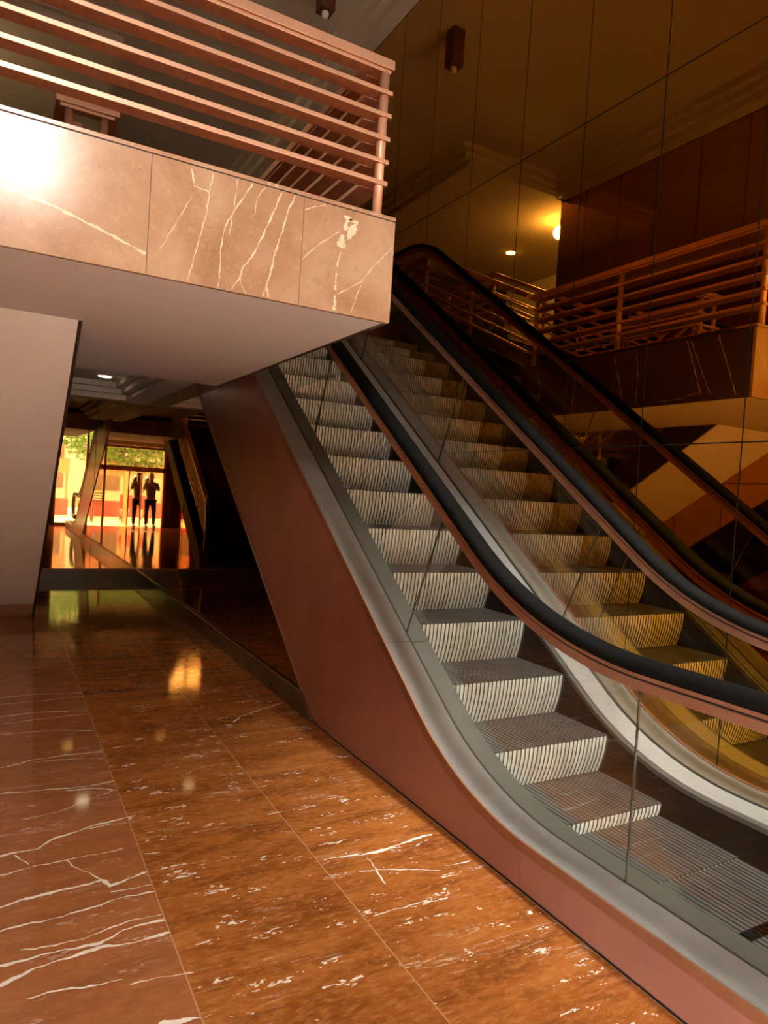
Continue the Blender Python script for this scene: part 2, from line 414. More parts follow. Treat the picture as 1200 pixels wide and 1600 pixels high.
def path_yz(zflat, w, R, y0, ztop, y1, n=14, R2=1.2):
    """flat - curve - 35 degree incline - curve - flat, as (y, z) points; incline is z = w + TAN*y"""
    th = math.atan(TAN); h = math.tan(th / 2)
    yc, yu = (zflat - w) / TAN, (ztop - w) / TAN
    P = [(y0, zflat)]
    t0 = yc - R * h
    for k in range(1, 4): P.append((y0 + (t0 - y0) * k / 3, zflat))
    for i in range(1, n + 1):
        a = th * i / n; P.append((t0 + R * math.sin(a), zflat + R * (1 - math.cos(a))))
    e = yu - R2 * h * math.cos(th); s = P[-1][0]
    for k in range(1, 25): y = s + (e - s) * k / 24; P.append((y, w + TAN * y))
    for i in range(1, n + 1):
        a = th * (1 - i / n); P.append((yu + R2 * h - R2 * math.sin(a), ztop - R2 * (1 - math.cos(a))))
    P.append((y1, ztop)); return P
def at_y(P, y):
    for (a, b), (c, d) in zip(P[:-1], P[1:]):
        if a <= y <= c: return b + (d - b) * (y - a) / max(c - a, 1e-9)
    return P[0][1] if y < P[0][0] else P[-1][1]

def vein_ribbon(b, w, pts, place, mi, rnd, step=.012, wob=.004):
    """a flush vein drawn into a stone face: place(u, v) gives the point on that face"""
    P = []
    for (ax, ay), (bx, by) in zip(pts[:-1], pts[1:]):
        n = max(1, int(math.hypot(bx - ax, by - ay) / step))
        P += [(ax + (bx - ax) * k / n, ay + (by - ay) * k / n) for k in range(n)]
    P.append(pts[-1]); N = len(P)
    ph = [rnd.uniform(0, 6.28) for _ in range(4)]
    L = []; R = []
    for i, (x, y) in enumerate(P):
        q = P[min(N - 1, i + 1)]; r = P[max(0, i - 1)]
        dx, dy = q[0] - r[0], q[1] - r[1]; l = math.hypot(dx, dy) or 1
        nx, ny = -dy / l, dx / l
        o = wob * (.6 * math.sin(i * .5 + ph[0]) + .4 * math.sin(i * 1.3 + ph[1])) + rnd.uniform(-1, 1) * wob * .35
        ww = w * (.75 + .35 * math.sin(i * .37 + ph[2]) + rnd.uniform(-.3, .3)); ww = max(ww, w * .25)
        if i in (0, N - 1): ww *= .4
        L.append(place(x + nx * (o + ww), y + ny * (o + ww))); R.append(place(x + nx * (o - ww), y + ny * (o - ww)))
    b.add(L + R, [(i, i + 1, N + i + 1, N + i) for i in range(N - 1)], mi)
# ================================================================== THE SETTING
fb = B().box(-3.05, 1.765, YE - .1, 10.4, -.12, 0).box(1.765, XM + .05, YE - .1, .42, -.12, 0)
vr = random.Random(11)
for w_, pts in FLOOR_VEINS:
    vein_ribbon(fb, w_, pts, lambda u, v: (u, v, .0005), 1, vr)
struct(fb.build('floor', [M['floor'], M['vein']]))
struct(box(1.70, XM + .1, .40, 12.1, -.75, -.6).build('floor_pit', M['groove']))
struct(box(XM, XM + .14, YE - .1, 12.1, -.75, 6.4).build('wall_right', M['mir_r']))
struct(box(-.98, -.84, YE - .1, 8.0, -.12, 6.4).build('wall_left', M['mir_l']))
struct(B().box(-3.15, -.98, 7.86, 8.0, -.12, 6.4).box(-3.15, -3.05, 8.0, 12.1, -.12, 6.4).build('wall_side', M['white']))
# the back mirror stands a hair off square, which doubles the photographer at the corner
bw = struct(box(-3.05, 1.80, 10.3, 10.4, .145, 2.5).build('wall_back', M['mir_b']))
piv = Matrix.Translation((1.766, 10.3, 0)); bw.matrix_world = piv @ Matrix.Rotation(math.radians(.45), 4, 'Z') @ piv.inverted()
struct(box(-3.05, 1.766, 10.27, 10.4, 0, .145).build('baseboard_back', M['marble_dark']))
struct(box(-3.05, 1.764, 10.262, 10.27, .140, .152).build('trim_back', M['trim']))
struct(box(-3.15, XM + .1, 12.0, 12.1, -.75, 6.4).build('wall_upper_back', M['dark']))
struct(B().prism([(4.085, .145), (7.45, 2.5), (10.32, 2.5), (10.32, .145)], 1.766, 1.80).build('wall_under_escalator', M['mir_u']))
struct(B().prism([(3.885, 0), (4.085, .145), (10.3, .145), (10.3, 0)], 1.752, 1.80).build('baseboard_escalator', M['marble_dark']))
struct(B().box(1.746, 1.753, 4.09, 10.27, .138, .150).build('trim_escalator', M['trim']))
struct(box(1.766, 1.80, 7.3, 12, 2.5, 3.4).build('wall_landing', M['dark']))
# lower ceiling beyond the balcony, with a stepped border
lc = B().box(.42, 1.80, 6.163, 10.4, 2.69, 2.76).box(-3.05, .42, 8.0, 10.4, 2.69, 2.76)
for i, (d, z) in enumerate(((.30, 2.48), (.38, 2.55), (.46, 2.62))):
    lc.box(-3.05, 1.766, 10.3 - d, 10.3, z, z + .07)
    lc.box(1.766 - d, 1.766, 6.6, 10.3 - d, z, z + .07)
struct(lc.build('ceiling_low', M['white2']))
# main ceiling: a coffer with three steps along every edge
mc = B().box(-3.15, XM + .14, YE - .1, 12.1, 6.2, 6.4)
for i, z in enumerate((6.117, 6.033, 5.95)):
    s = .085 * i
    mc.box(-.98, -.50 - s, YE, 7.79 + s, z, z + .0835)
    mc.box(2.84 + s, XM, YE, 12.0, z, z + .0835)
    mc.box(-3.05, 1.116 - s, 7.79 + s * .7, 12.0, z, z + .0835)
    mc.box(-.98, XM, YE, .55 - s, z, z + .0835)
struct(mc.build('ceiling', M['ceil']))
# upper floor
struct(B().box(-3.05, 1.766, 7.62, 12.0, 2.76, 3.65).box(1.766, XM, 7.95, 12.0, 3.2, 3.65).build('floor_upper', M['marble_dark']))
# entrance wall with its door opening and the tall window above, plus an added glazed opening
x0, x1, z0, z1 = DOOR; a0, a1, b0, b1 = WIN
ya, yb = YE - .12, YE
fw = B().box(-.98, x0, ya, yb, 0, b0).box(x1, LOW[0], ya, yb, 0, b0).box(LOW[1], XM, ya, yb, 0, b0).box(LOW[0], LOW[1], ya, yb, LOW[3], b0).box(x0, x1, ya, yb, z1, b0)
fw.box(-.98, a0, ya, yb, b0, b1).box(a1, XM, ya, yb, b0, b1).box(-.98, XM, ya, yb, b1, 6.4)
struct(fw.build('wall_front', M['dark']))
struct(B().box(x0 - .2, x1 + .3, yb, yb + .28, z1, z1 + .16).build('trim_door_head', M['white']))
wf = B()
for x in (a0, a0 + .48, a1 - .05): wf.box(x, x + .05, ya, yb + .02, b0, b1)
for z in (b0, b1 - .05): wf.box(a0, a1, ya, yb + .02, z, z + .05)
w = struct(wf.build('window_1', M['wood']), 'tall framed entrance window above the glass doors', 'window')
box(a0 + .02, a1 - .02, ya + .05, ya + .058, b0 + .02, b1 - .02).build('pane', M['pane'], w)
wl = B()
for x in (LOW[0], (LOW[0] + LOW[1]) / 2, LOW[1] - .06): wl.box(x, x + .06, ya, yb + .02, 0, LOW[3])
for z in (0, LOW[3] - .06): wl.box(LOW[0], LOW[1], ya, yb + .02, z, z + .06)
w = struct(wl.build('window_2', M['wood']), 'floor to head glazing beside the entrance door', 'window')
box(LOW[0] + .02, LOW[1] - .02, ya + .05, ya + .058, .02, LOW[3] - .02).build('pane', M['pane'], w)
df = B().box(x0, x0 + .07, ya, yb + .03, 0, z1).box(x1 - .07, x1, ya, yb + .03, 0, z1).box(.70, .76, ya, yb + .03, 0, z1)
df.box(x0, x1, ya, yb + .03, z1 - .07, z1).box(x0, x1, ya, yb + .03, 1.62, 1.76)
d1 = struct(df.build('door_1', M['wood']), 'wood framed glass entrance door below the tall window', 'door')
box(x0 + .05, x1 - .05, ya + .05, ya + .058, 1.74, z1 - .05).build('transom_pane', M['pane'], d1)
sl = B()
for i in range(5): sl.box(.76, x1 - .07, ya + .02, ya + .05, .62 + .075 * i, .645 + .075 * i)
sl.build('slat', M['wood'], d1)
box(.76, x1 - .07, ya + .06, ya + .068, .05, 1.62).build('side_pane', M['pane'], d1)
B().box(.02, .06, ya - .75, ya, .02, 1.6).box(.02, .06, ya - .75, ya - .68, .02, 1.6).build('door_leaf', M['wood'], d1)

# ================================================================== ESCALATOR
ESC = empty('escalator', (2.44, 2.0, 0), 'glass sided escalator with ribbed steps climbing beside the bronze mirror wall', 'escalator')
WD = -1.4412
DECK = path_yz(.182, WD, 1.45, .30, 3.80, 9.0)
dz = lambda y: at_y(DECK, y)
# red-brown cladding on the open side, in sheets that meet at thin joints
yj = [.30, 1.945, 8.6]
for i in range(2):
    ys = [yj[i] + (yj[i + 1] - yj[i]) * k / 60 for k in range(61)]
    a, b = ys[0] + .0015, ys[-1] - .0015; ys[0], ys[-1] = a, b
    lo = [(y, max(.012, .702 * (y - 3.885) + .005)) for y in ys]; hi = [(y, dz(y) - .022) for y in ys]
    B().strip(lo, hi, XP, XP + .035).build('side_panel', M['red'], ESC)
B().strip([(y, -.02) for y in (.3, 2, 3.88)], [(y, .014) for y in (.3, 2, 3.88)], XP + .006, XP + .03).build('base_joint', M['groove'], ESC)
# thin copper bead on the raking lower edge of the cladding
B().sweep([(-.006, -.006), (.006, -.006), (.006, .006), (-.006, .006)], [(4.085, .148), (7.45, 2.505)], XP - .001).build('edge_bead', M['copper'], ESC)
DK = [p for p in DECK]
B().sweep([(-.006, -.030), (.006, -.030), (.006, .004), (-.004, .004)], DK, XP - .001).build('deck_edge_trim', M['trim'], ESC)
def split(P, cuts):
    out = []; cur = []; cuts = list(cuts)
    for p in P:
        while cuts and p[0] >= cuts[0]:
            q = (cuts[0], at_y(P, cuts[0])); cur.append(q); out.append(cur); cur = [(q[0] + .003, at_y(P, q[0] + .003))]; cuts.pop(0)
        if not cur or p[0] > cur[-1][0] + 1e-4: cur.append(p)
    out.append(cur); return out
XGL, XGR, XIL, XIR = 1.918, 2.998, 2.0095, 2.8476
for seg in split(DK, (3.06, 6.2)):
    B().sweep([(XP + .004 - 1.9, -.028), (XGL - .004 - 1.9, -.028), (XGL - .004 - 1.9, 0), (XP + .004 - 1.9, 0)], seg, 1.9).build('outer_deck', M['deck3'], ESC)
    B().sweep([(XGL + .010 - 1.9, -.034), (XIL - 1.9, -.034), (XIL - 1.9, -.006), (XGL + .010 - 1.9, -.006)], seg, 1.9).build('inner_deck', M['deck2'], ESC)
    B().sweep([(XIR - 2.9, -.034), (XGR - .010 - 2.9, -.034), (XGR - .010 - 2.9, -.006), (XIR - 2.9, -.006)], seg, 2.9).build('inner_deck', M['deck'], ESC)
    B().sweep([(XGR + .004 - 3.0, -.028), (XM - .012 - 3.0, -.028), (XM - .012 - 3.0, 0), (XGR + .004 - 3.0, 0)], seg, 3.0).build('outer_deck', M['deck'], ESC)
B().sweep([(-.012, -.01), (.0, -.01), (.0, .008), (-.012, .008)], DK, XM).build('wall_trim', M['copper'], ESC)
for xa in (XGL - .004, XGR - .010):
    B().sweep([(0, -.04), (.014, -.04), (.014, -.003), (0, -.003)], DK, xa).build('glass_channel', M['groove'], ESC)
for xa, xb in ((XIL + .002, XIL + .030), (XIR - .030, XIR - .002)):
    B().sweep([(xa - 2.4, -.034), (xb - 2.4, -.034), (xb - 2.4, -.012), (xa - 2.4, -.012)], DK, 2.4).build('skirt_rail', M['deck2'], ESC)
for xa, xb in ((XIL + .012, XIL + .024), (XIR - .024, XIR - .012)):
    lo = [(y, z - .62) for y, z in DK]; hi = [(y, z - .028) for y, z in DK]
    B().strip(lo, hi, xa, xb).build('skirt_panel', M['skirt'], ESC)

# steps
SX0, SX1, NR = XIL + .027, XIR - .027, 30
def step_mesh(y, z, ynext, znext, znose_below):
    """one step with its nose at (y, z): ribbed bowed riser below the nose and ribbed tread behind it"""
    H = max(z - znose_below, .010) + .02
    prof = []
    nr = 9
    for k in range(nr + 1):
        s = k / nr; prof.append((y + .058 * s ** 1.9 * min(1, H / .2), z - .006 - (H) * s, 0.0, -1))
    xs = []; w = (SX1 - SX0) / NR
    for i in range(NR):
        a = SX0 + i * w
        xs += [(a, 0), (a + .66 * w, 0), (a + .68 * w, 1), (a + .985 * w, 1)]
    xs.append((SX1, 0))
    r = B(); n = len(prof); v = []
    for x, g in xs:
        for (py, pz, _, _) in prof: v.append((x, py + (.009 if g else 0), pz))
    for i in range(len(xs) - 1):
        r.add([], [], 0)
        rib = xs[i][1] == 0 and xs[i + 1][1] == 0
        r.add(v[i * n:(i + 2) * n], [(j, j + 1, n + j + 1, n + j) for j in range(n - 1)], 0 if rib else 1)
    tr = B(); yb = ynext + .05; v = []
    for x, g in xs:
        e = .007 if g else 0
        v += [(x, y + e, z - .007), (x, y + e * .6 + .001, z - e * .8), (x, y + .02, z - e * .8), (x, yb, z - e * .8)]
    tr.add(v, [(i * 4 + j, i * 4 + j + 1, (i + 1) * 4 + j + 1, (i + 1) * 4 + j) for i in range(len(xs) - 1) for j in range(3)])
    return r, tr
NS = [(.65, -.007), (1.01, -.007), (1.385, -.007), (1.765, 0.0), (2.162, .066), (2.518, .272), (2.864, .500)]
for k in range(1, 11): NS.append((2.864 + .3545 * k, .500 + .2415 * k))
NS += [(6.75, 3.08), (7.12, 3.24), (7.5, 3.3)]
for i in range(1, len(NS) - 1):
    (y, z), (yn, zn), zp = NS[i], NS[i + 1], NS[i - 1][1]
    st = empty('step', (2.43, y, z)); st.parent = ESC; st.matrix_parent_inverse = Matrix.Translation(ESC.location).inverted()
    r, tr = step_mesh(y, z, yn, zn, zp)
    for nm, g, mm in (('riser', r, [M['riser'], M['valley']]), ('tread', tr, M['tread'])):
        o = g.build(nm, mm); o.parent = st; o.matrix_parent_inverse = Matrix.Translation(st.location).inverted()
B().box(XIL + .02, XIR - .02, .30, 1.03, -.03, -.004).build('floor_plate', M['steelplate'], ESC)
cb = B()
for i in range(60):
    xx = SX0 + (SX1 - SX0) * (i + .5) / 60
    cb.add([(xx - .004, 1.0, -.004), (xx + .004, 1.0, -.004), (xx + .001, 1.09, -.004), (xx - .001, 1.09, -.004), (xx - .004, 1.0, .006), (xx + .004, 1.0, .006)],
           [(0, 1, 2, 3), (4, 5, 2, 3), (0, 4, 3), (1, 2, 5), (0, 1, 5, 4)])
cb.build('comb', M['deck'], ESC)

# balustrades: glass, copper guide, rubber handrail, on both sides
LIP = path_yz(.846, -.6158, 1.8, .80, 4.46, 8.1)
def newel(P, drop):
    """add the rounded lower end"""
    y0, z0 = P[0]; r = drop / 2
    return [(y0 + .25, z0 - drop)] + [(y0 - r * math.sin(a), z0 - r - r * math.cos(a)) for a in [math.pi * k / 14 for k in range(0, 15)]] + P[1:]
LIPN = newel(LIP, .46)
lz = lambda y: at_y(LIP, y)
joints = [(.84, .84), (1.588, 1.588), (3.111, 2.829), (4.56, 4.278), (6.01, 5.728), (7.9, 7.9)]
for side, xg in (('l', XGL), ('r', XGR)):
    for (ba, ta), (bb, tb) in zip(joints[:-1], joints[1:]):
        n = 30; e = .0025
        lo = [(ba + e + (bb - ba - 2 * e) * k / n, 0) for k in range(n + 1)]; hi = [(ta + e + (tb - ta - 2 * e) * k / n, 0) for k in range(n + 1)]
        lo = [(y, dz(y) - .01) for y, _ in lo]; hi = [(y, lz(y) + .012) for y, _ in hi]
        B().strip(lo, hi, xg - .004, xg + .004).build('glass_panel', M['glass'], ESC)
    ng = [(y, z + .012) for y, z in LIPN[1:16]] + [(.84, .858), (.84, dz(.84))]
    B().prism(ng, xg - .004, xg + .004).build('glass_panel', M['glass'], ESC)
    for (b, t_) in joints[1:5]:
        B().strip([(b - .0022, dz(b) - .004), (b + .0022, dz(b) - .004)], [(t_ - .0022, lz(t_) + .005), (t_ + .0022, lz(t_) + .005)], xg - .0045, xg + .0045).build('glass_joint', M['edge'], ESC)
    B().sweep([(-.026, 0), (.026, 0), (.026, .034), (-.026, .034)], LIPN, xg).build('lower_guide', M['copper'], ESC, bevel=.004)
    B().sweep([(-.018, .030), (.018, .030), (.018, .046), (-.018, .046)], LIPN, xg).build('guide_groove', M['groove'], ESC)
    B().sweep([(-.033, .043), (.033, .043), (.033, .062), (-.033, .062)], LIPN, xg).build('upper_guide', M['copper'], ESC, bevel=.003)
    hr = [(-.036, .058), (-.043, .066), (-.043, .086), (-.034, .100), (-.018, .106), (0, .107), (.018, .106), (.034, .100), (.043, .086), (.043, .066), (.036, .058)]
    B().sweep(hr, LIPN, xg, smooth=True).build('handrail', M['rubber'], ESC)

# ================================================================== BALCONY
YF, XC, ZS, ZT, YB = 3.0746, 1.6767, 2.306, 2.801, 6.163
XL = -.838
bal = B().box(.372, XC - .02, YF + .02, YB, ZS, 2.60).box(XL, .372, YF + .02, 4.27, ZS, 2.60)
BAL = struct(bal.build('balcony_slab', M['white']), 'pale underside of the marble faced balcony above the hall', 'balcony')
jx = [XL, -.16, .502, 1.187, XC]
for a, b in zip(jx[:-1], jx[1:]):
    pb = box(a + .0012, b - .0012, YF, YF + .022, ZS - .004, ZT)
    for w_, pts in FASCIA_VEINS:
        if a <= pts[0][0] < b:
            vein_ribbon(pb, w_, [(min(max(u, a + .004), b - .004), min(max(v, ZS), ZT - .004)) for u, v in pts], lambda u, v: (min(max(u, a + .002), b - .002), YF - .0005, min(max(v, ZS - .003), ZT - .001)), 1, vr, .006, .002)
    pb.build('front_marble', [M['fascia'], M['vein2']], BAL)
ys = [YF + .022, 4.1, 5.13, YB]
for a, b in zip(ys[:-1], ys[1:]):
    pb = box(XC - .022, XC, a + .0012, b - .0012, ZS - .004, ZT)
    for w_, pts in SIDE_VEINS:
        if a <= pts[0][0] < b: vein_ribbon(pb, w_, [(max(u, a + .004), v) for u, v in pts], lambda u, v: (XC + .0005, max(u, a + .002), v), 1, vr, .008, .003)
    pb.build('side_marble', [M['marble_dark'], M['vein2']], BAL)  # darkened copy of the front stone, shade put into the colour
box(XL, XC - .024, YF + .024, YF + .16, 2.6, ZT).build('upstand', M['dark'], BAL)
box(XC - .16, XC - .024, YF + .16, YB - .6, 2.6, ZT).build('upstand', M['dark'], BAL)
B().box(XL, XC - .004, YF + .004, YF + .16, ZT, ZT + .006).build('shadow_joint', M['groove'], BAL)
B().box(XL, XC + .001, YF - .001, YF + .17, ZT + .006, ZT + .024).build('coping', M['marble'], BAL, bevel=.002)
B().box(XC - .17, XC + .001, YF + .17, 5.62, ZT + .006, ZT + .024).build('coping', M['marble_dark'], BAL, bevel=.002)  # same coping in the darkened stone, painting the side's shade

# ------------------------------------------------------------------ balcony railing
RAIL = empty('balcony_railing', (1.2, YF + .05, 2.825), 'copper coloured slatted railing along the marble balcony edge', 'railing')
HS = [(3.406, 3.427), (3.296, 3.317), (3.183, 3.204), (3.071, 3.092), (2.966, 2.988)]
XR = 1.617
for z0, z1 in HS:
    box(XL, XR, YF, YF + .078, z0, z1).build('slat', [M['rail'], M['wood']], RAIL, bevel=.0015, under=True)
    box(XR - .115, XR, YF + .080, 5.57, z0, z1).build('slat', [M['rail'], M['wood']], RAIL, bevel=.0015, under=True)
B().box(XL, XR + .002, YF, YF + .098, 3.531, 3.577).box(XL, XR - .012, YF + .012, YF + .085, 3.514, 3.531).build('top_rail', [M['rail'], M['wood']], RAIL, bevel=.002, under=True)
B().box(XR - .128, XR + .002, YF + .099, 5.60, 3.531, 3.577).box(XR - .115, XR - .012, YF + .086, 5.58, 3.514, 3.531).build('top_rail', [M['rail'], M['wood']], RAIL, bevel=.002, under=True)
for px, py in ((1.583, YF + .032), (.0 - .35, YF + .032), (1.585, 4.44), (1.585, 5.54)):
    B().cyl((px, py, 2.825), (px, py, 3.52), .0235, n=24).build('post', M['rail'], RAIL)

# ================================================================== LOWER STAIR (seen from beneath, and in the mirrors)
SL = 2.306 / (7.757 - 4.267)
STR = empty('staircase', (-.25, 8.0, 0), 'stair with a smooth white sloping underside rising towards the balcony', 'staircase')
und = [(7.757, 0), (4.267, 2.306), (4.267, 2.42), (7.757 - .0, .13)]
B().prism([(7.757, 0), (4.267, 2.306), (4.267, 2.44), (7.90, .04), (7.90, 0)], XL, .352).build('underside', M['white'], STR)
st2 = [(7.757 + .02, 0), (4.267, 2.306 + .013), (4.267, 2.58), (4.40, 2.58), (8.25, .16), (8.25, 0)]
B().prism(st2, .353, .374).build('stringer', M['dark'], STR)
for i in range(14):
    y1_ = 8.22 - .281 * i; zt = 2.6 * (i + 1) / 14
    B().box(XL, .352, y1_ - .281, y1_, max(0, zt - .21), zt).build('step', M['marble_dark'], STR)
# marble skirting lying on the foot of the slope
B().prism([(7.765, 0), (7.765 - .150 / SL, .150), (7.765 - .150 / SL - .012, .150), (7.745, 0)], XL, .352).build('skirting', M['marble'], STR)

def slope_rail(name, x, pts, heights, label, posts, parent_loc, extra=None, deep=.055):
    """railing whose slats follow a (y, z) base line"""
    r = empty(name, parent_loc, label, 'railing')
    for h in heights:
        B().sweep([(-deep / 2, -.011), (deep / 2, -.011), (deep / 2, .011), (-deep / 2, .011)], [(y, z + h) for y, z in pts], x).build('slat', [M['rail'], M['wood']], r, under=True)
    B().sweep([(-.045, -.023), (.045, -.023), (.045, .023), (-.045, .023)], [(y, z + heights[0] + .14) for y, z in pts], x).build('top_rail', [M['rail'], M['wood']], r, under=True)
    for y in posts:
        # base line height at y
        for (a, b), (c, d) in zip(pts[:-1], pts[1:]):
            if min(a, c) <= y <= max(a, c):
                z = b + (d - b) * (y - a) / (c - a); break
        B().cyl((x, y, z), (x, y, z + heights[0] + .13), .021, n=18).build('post', M['rail'], r)
    return r
HH = [.60, .49, .38, .27, .16]
lowrail = slope_rail('stair_railing', .30, [(8.30, .36), (4.60, 2.78)], HH, 'copper slatted handrail sloping down the white stair to its foot', (8.25, 7.0, 5.8, 4.65), (.30, 8.25, .3))
B().box(.262, .338, 8.28, 8.36, 0, 1.22).build('newel_post', M['wood'], lowrail, bevel=.004)
# guard round the stairwell: a narrow U-shaped end facing the entrance
G = empty('stairwell_guard_rail', (.36, 4.46, 2.6), 'short copper U-shaped rail end with two posts behind the balcony railing', 'railing')
B().box(.19, .53, 4.42, 4.52, 3.545, 3.587).box(.19, .26, 4.52, 5.55, 3.545, 3.587).box(.46, .53, 4.52, 5.55, 3.545, 3.587).build('top_rail', [M['rail'], M['wood']], G, bevel=.002, under=True)
B().box(.215, .505, 4.44, 4.50, 3.528, 3.545).build('under_rail', [M['rail'], M['wood']], G, under=True)
for h in HH:
    B().box(.20, .52, 4.45, 4.505, 2.78 + h - .011, 2.78 + h + .011).box(.465, .52, 4.505, 5.55, 2.78 + h - .011, 2.78 + h + .011).build('slat', [M['rail'], M['wood']], G, under=True)
for px in (.262, .452):
    B().cyl((px, 4.475, 2.60), (px, 4.475, 3.53), .022, n=20).build('post', M['rail'], G)

# ================================================================== UPPER STAIR beside the escalator
UST = empty('upper_staircase', (1.03, 5.6, 2.6), 'dark marble stair from the balcony up to the top floor', 'staircase')
for i in range(6):
    B().box(.56, 1.52, 5.62 + .333 * i, 5.62 + .333 * (i + 1), (2.6 if i == 0 else max(2.77, 2.6 + .175 * i - .1)), 2.6 + .175 * (i + 1)).build('step', M['marble_dark'], UST)
B().prism([(5.62, 2.61), (6.15, 2.78), (7.60, 3.52), (7.60, 3.72), (5.62, 2.82)], 1.525, 1.56).build('stringer', M['dark'], UST)
B().prism([(5.62, 2.61), (6.15, 2.78), (7.60, 3.52), (7.60, 3.72), (5.62, 2.82)], .52, .555).build('stringer', M['dark'], UST)
BL = [(5.66, 2.85), (7.72, 3.80), (8.9, 3.80)]
slope_rail('upper_stair_railing', 1.585, BL, HH, 'copper slatted rail climbing to the top floor beside the escalator', (6.7, 7.75, 8.85), (1.585, 6.6, 2.8))
slope_rail('upper_stair_railing', .49, BL, HH, 'copper slatted rail on the stairwell side of the upper stair', (6.7, 7.75, 8.85), (.49, 6.6, 2.8))

# ================================================================== LAMPS
SP = empty('ceiling_spotlight', (2.44, 6.08, 6.2), 'square brown ceiling spotlight above the escalator, bulb unlit', 'lamp')
B().box(2.37, 2.51, 6.01, 6.15, 5.83, 6.2).build('housing', M['lampbody'], SP, bevel=.004)
B().sphere((2.44, 6.08, 5.815), .033, sc=(1, 1, 1.3)).build('bulb', M['bulb'], SP)
GL = empty('globe_lamp', (-1.30, 8.5, 5.95), 'round lit globe lamp beyond the end of the mirrored left wall', 'lamp')
B().sphere((-1.30, 8.5, 5.76), .105).build('globe', M['glow'], GL)
B().cyl((-1.30, 8.5, 5.84), (-1.30, 8.5, 5.95), .05).build('ceiling_mount', M['white'], GL)
def downlight(x, y, z, label, mm, r=.075):
    d = empty('recessed_downlight', (x, y, z), label, 'lamp')
    B().cyl((x, y, z - .012), (x, y, z + .0), r + .018, n=28).build('ring', M['white'], d)
    B().cyl((x, y, z - .020), (x, y, z - .011), r, n=28).build('lens', mm, d)
downlight(-1.6, 10.1, 5.95, 'lit round downlight in the top floor ceiling', M['glow'])
downlight(1.10, 9.30, 2.69, 'round downlight in the low ceiling by the back mirror', M['glowdim'])
for i, (px, py) in enumerate(((2.42, .75), (2.42, 1.75))):  # two added downlights, out of view, to brighten the escalator steps
    downlight(px, py, 6.2, ('lit round downlight in the main ceiling by the entrance wall', 'lit round downlight in the main ceiling over the first moving steps')[i], M['glowdim'], .10)
    l = D.lights.new('downlight_beam', 'SPOT'); l.energy = 330; l.spot_size = math.radians(36); l.spot_blend = 1.0; l.color = (.96, 1, .96); l.shadow_soft_size = .25  # added beam aimed at the steps
    o = D.objects.new('downlight_beam', l); C.objects.link(o); o.location = (px, py, 6.12)
    o.rotation_euler = (Vector((2.75, py + 1.3, 0)) - o.location).to_track_quat('-Z', 'Y').to_euler()
# ================================================================== PHOTOGRAPHER (stands at the camera, seen twice in the corner mirrors)
def skin_body(name, joints, edges, m, parent, sub=2):
    me = D.meshes.new(name); me.from_pydata([j[0] for j in joints], edges, []); me.materials.append(m)
    o = D.objects.new(name, me); C.objects.link(o)
    md = o.modifiers.new('skin', 'SKIN'); md.use_smooth_shade = True
    for v, j in zip(me.skin_vertices[0].data, joints):
        r = j[1]; v.radius = r if isinstance(r, tuple) else (r, r)
    me.skin_vertices[0].data[0].use_root = True
    s = o.modifiers.new('sub', 'SUBSURF'); s.levels = sub; s.render_levels = sub
    o.parent = parent; o.matrix_parent_inverse = Matrix.Translation(parent.location).inverted()
    return o
PX, PY = -.17, -.27
PER = empty('person', (PX, PY, 0), 'person in grey brown shirt and black trousers holding up a phone in the doorway', 'person')
def J(x, y, z, r): return ((PX + x, PY + y, z), r)
# trunk, head, arms as one body
jt = [J(0, 0, .82, (.13, .10)), J(0, 0, 1.00, (.125, .095)), J(0, 0, 1.18, (.15, .10)), J(0, 0, 1.29, (.12, .085)), J(0, .005, 1.36, (.05, .05)),
      J(0, .02, 1.43, (.065, .075)), J(0, .02, 1.51, (.07, .082)), J(0, .015, 1.565, (.05, .06)),
      J(.165, .0, 1.27, (.055, .055)), J(.21, .10, 1.10, .042), J(.175, .215, 1.33, .030), J(.172, .245, 1.385, .026),
      J(-.165, .0, 1.27, (.055, .055)), J(-.20, .13, 1.10, .042), J(.02, .22, 1.30, .030), J(.095, .235, 1.375, .026),
      J(.085, .0, .76, .085), J(.10, .02, .44, .058), J(.10, -.01, .09, .040), J(.10, .12, .035, .034),
      J(-.085, .0, .76, .085), J(-.11, .0, .44, .058), J(-.12, -.03, .09, .040), J(-.13, .10, .035, .034)]
ed = [(0, 1), (1, 2), (2, 3), (3, 4), (4, 5), (5, 6), (6, 7), (3, 8), (8, 9), (9, 10), (10, 11), (3, 12), (12, 13), (13, 14), (14, 15),
      (0, 16), (16, 17), (17, 18), (18, 19), (0, 20), (20, 21), (21, 22), (22, 23)]
body = skin_body('body', jt, ed, M['skin'], PER)
# clothing follows the body a little outside it
sh = [(p, tuple(q * 1.14 for q in (r if isinstance(r, tuple) else (r, r)))) for p, r in jt]
def sub(ix, edges, name, m, extra=()):
    mp = {k: i for i, k in enumerate(ix)}
    return skin_body(name, [sh[k] for k in ix], [(mp[a], mp[b]) for a, b in edges], m, PER)
sub([0, 1, 2, 3, 8, 9, 12, 13], [(0, 1), (1, 2), (2, 3), (3, 8), (8, 9), (3, 12), (12, 13)], 'shirt', M['shirt'])
sub([0, 16, 17, 18, 20, 21, 22], [(0, 16), (16, 17), (17, 18), (0, 20), (20, 21), (21, 22)], 'trousers', M['cloth'])
for ax, ay in ((.10, .06), (-.125, .04)):
    B().sphere((PX + ax, PY + ay, .045), .05, sc=(1, 2.5, .9)).build('shoe', M['shoe'], PER)
B().sphere((PX, PY + .0, 1.535), .078, sc=(.95, 1.08, .82)).build('hair', M['hair'], PER)
B().sphere((PX, PY + .098, 1.455), .014, sc=(.8, 1.1, 1.5)).build('nose', M['skin'], PER)
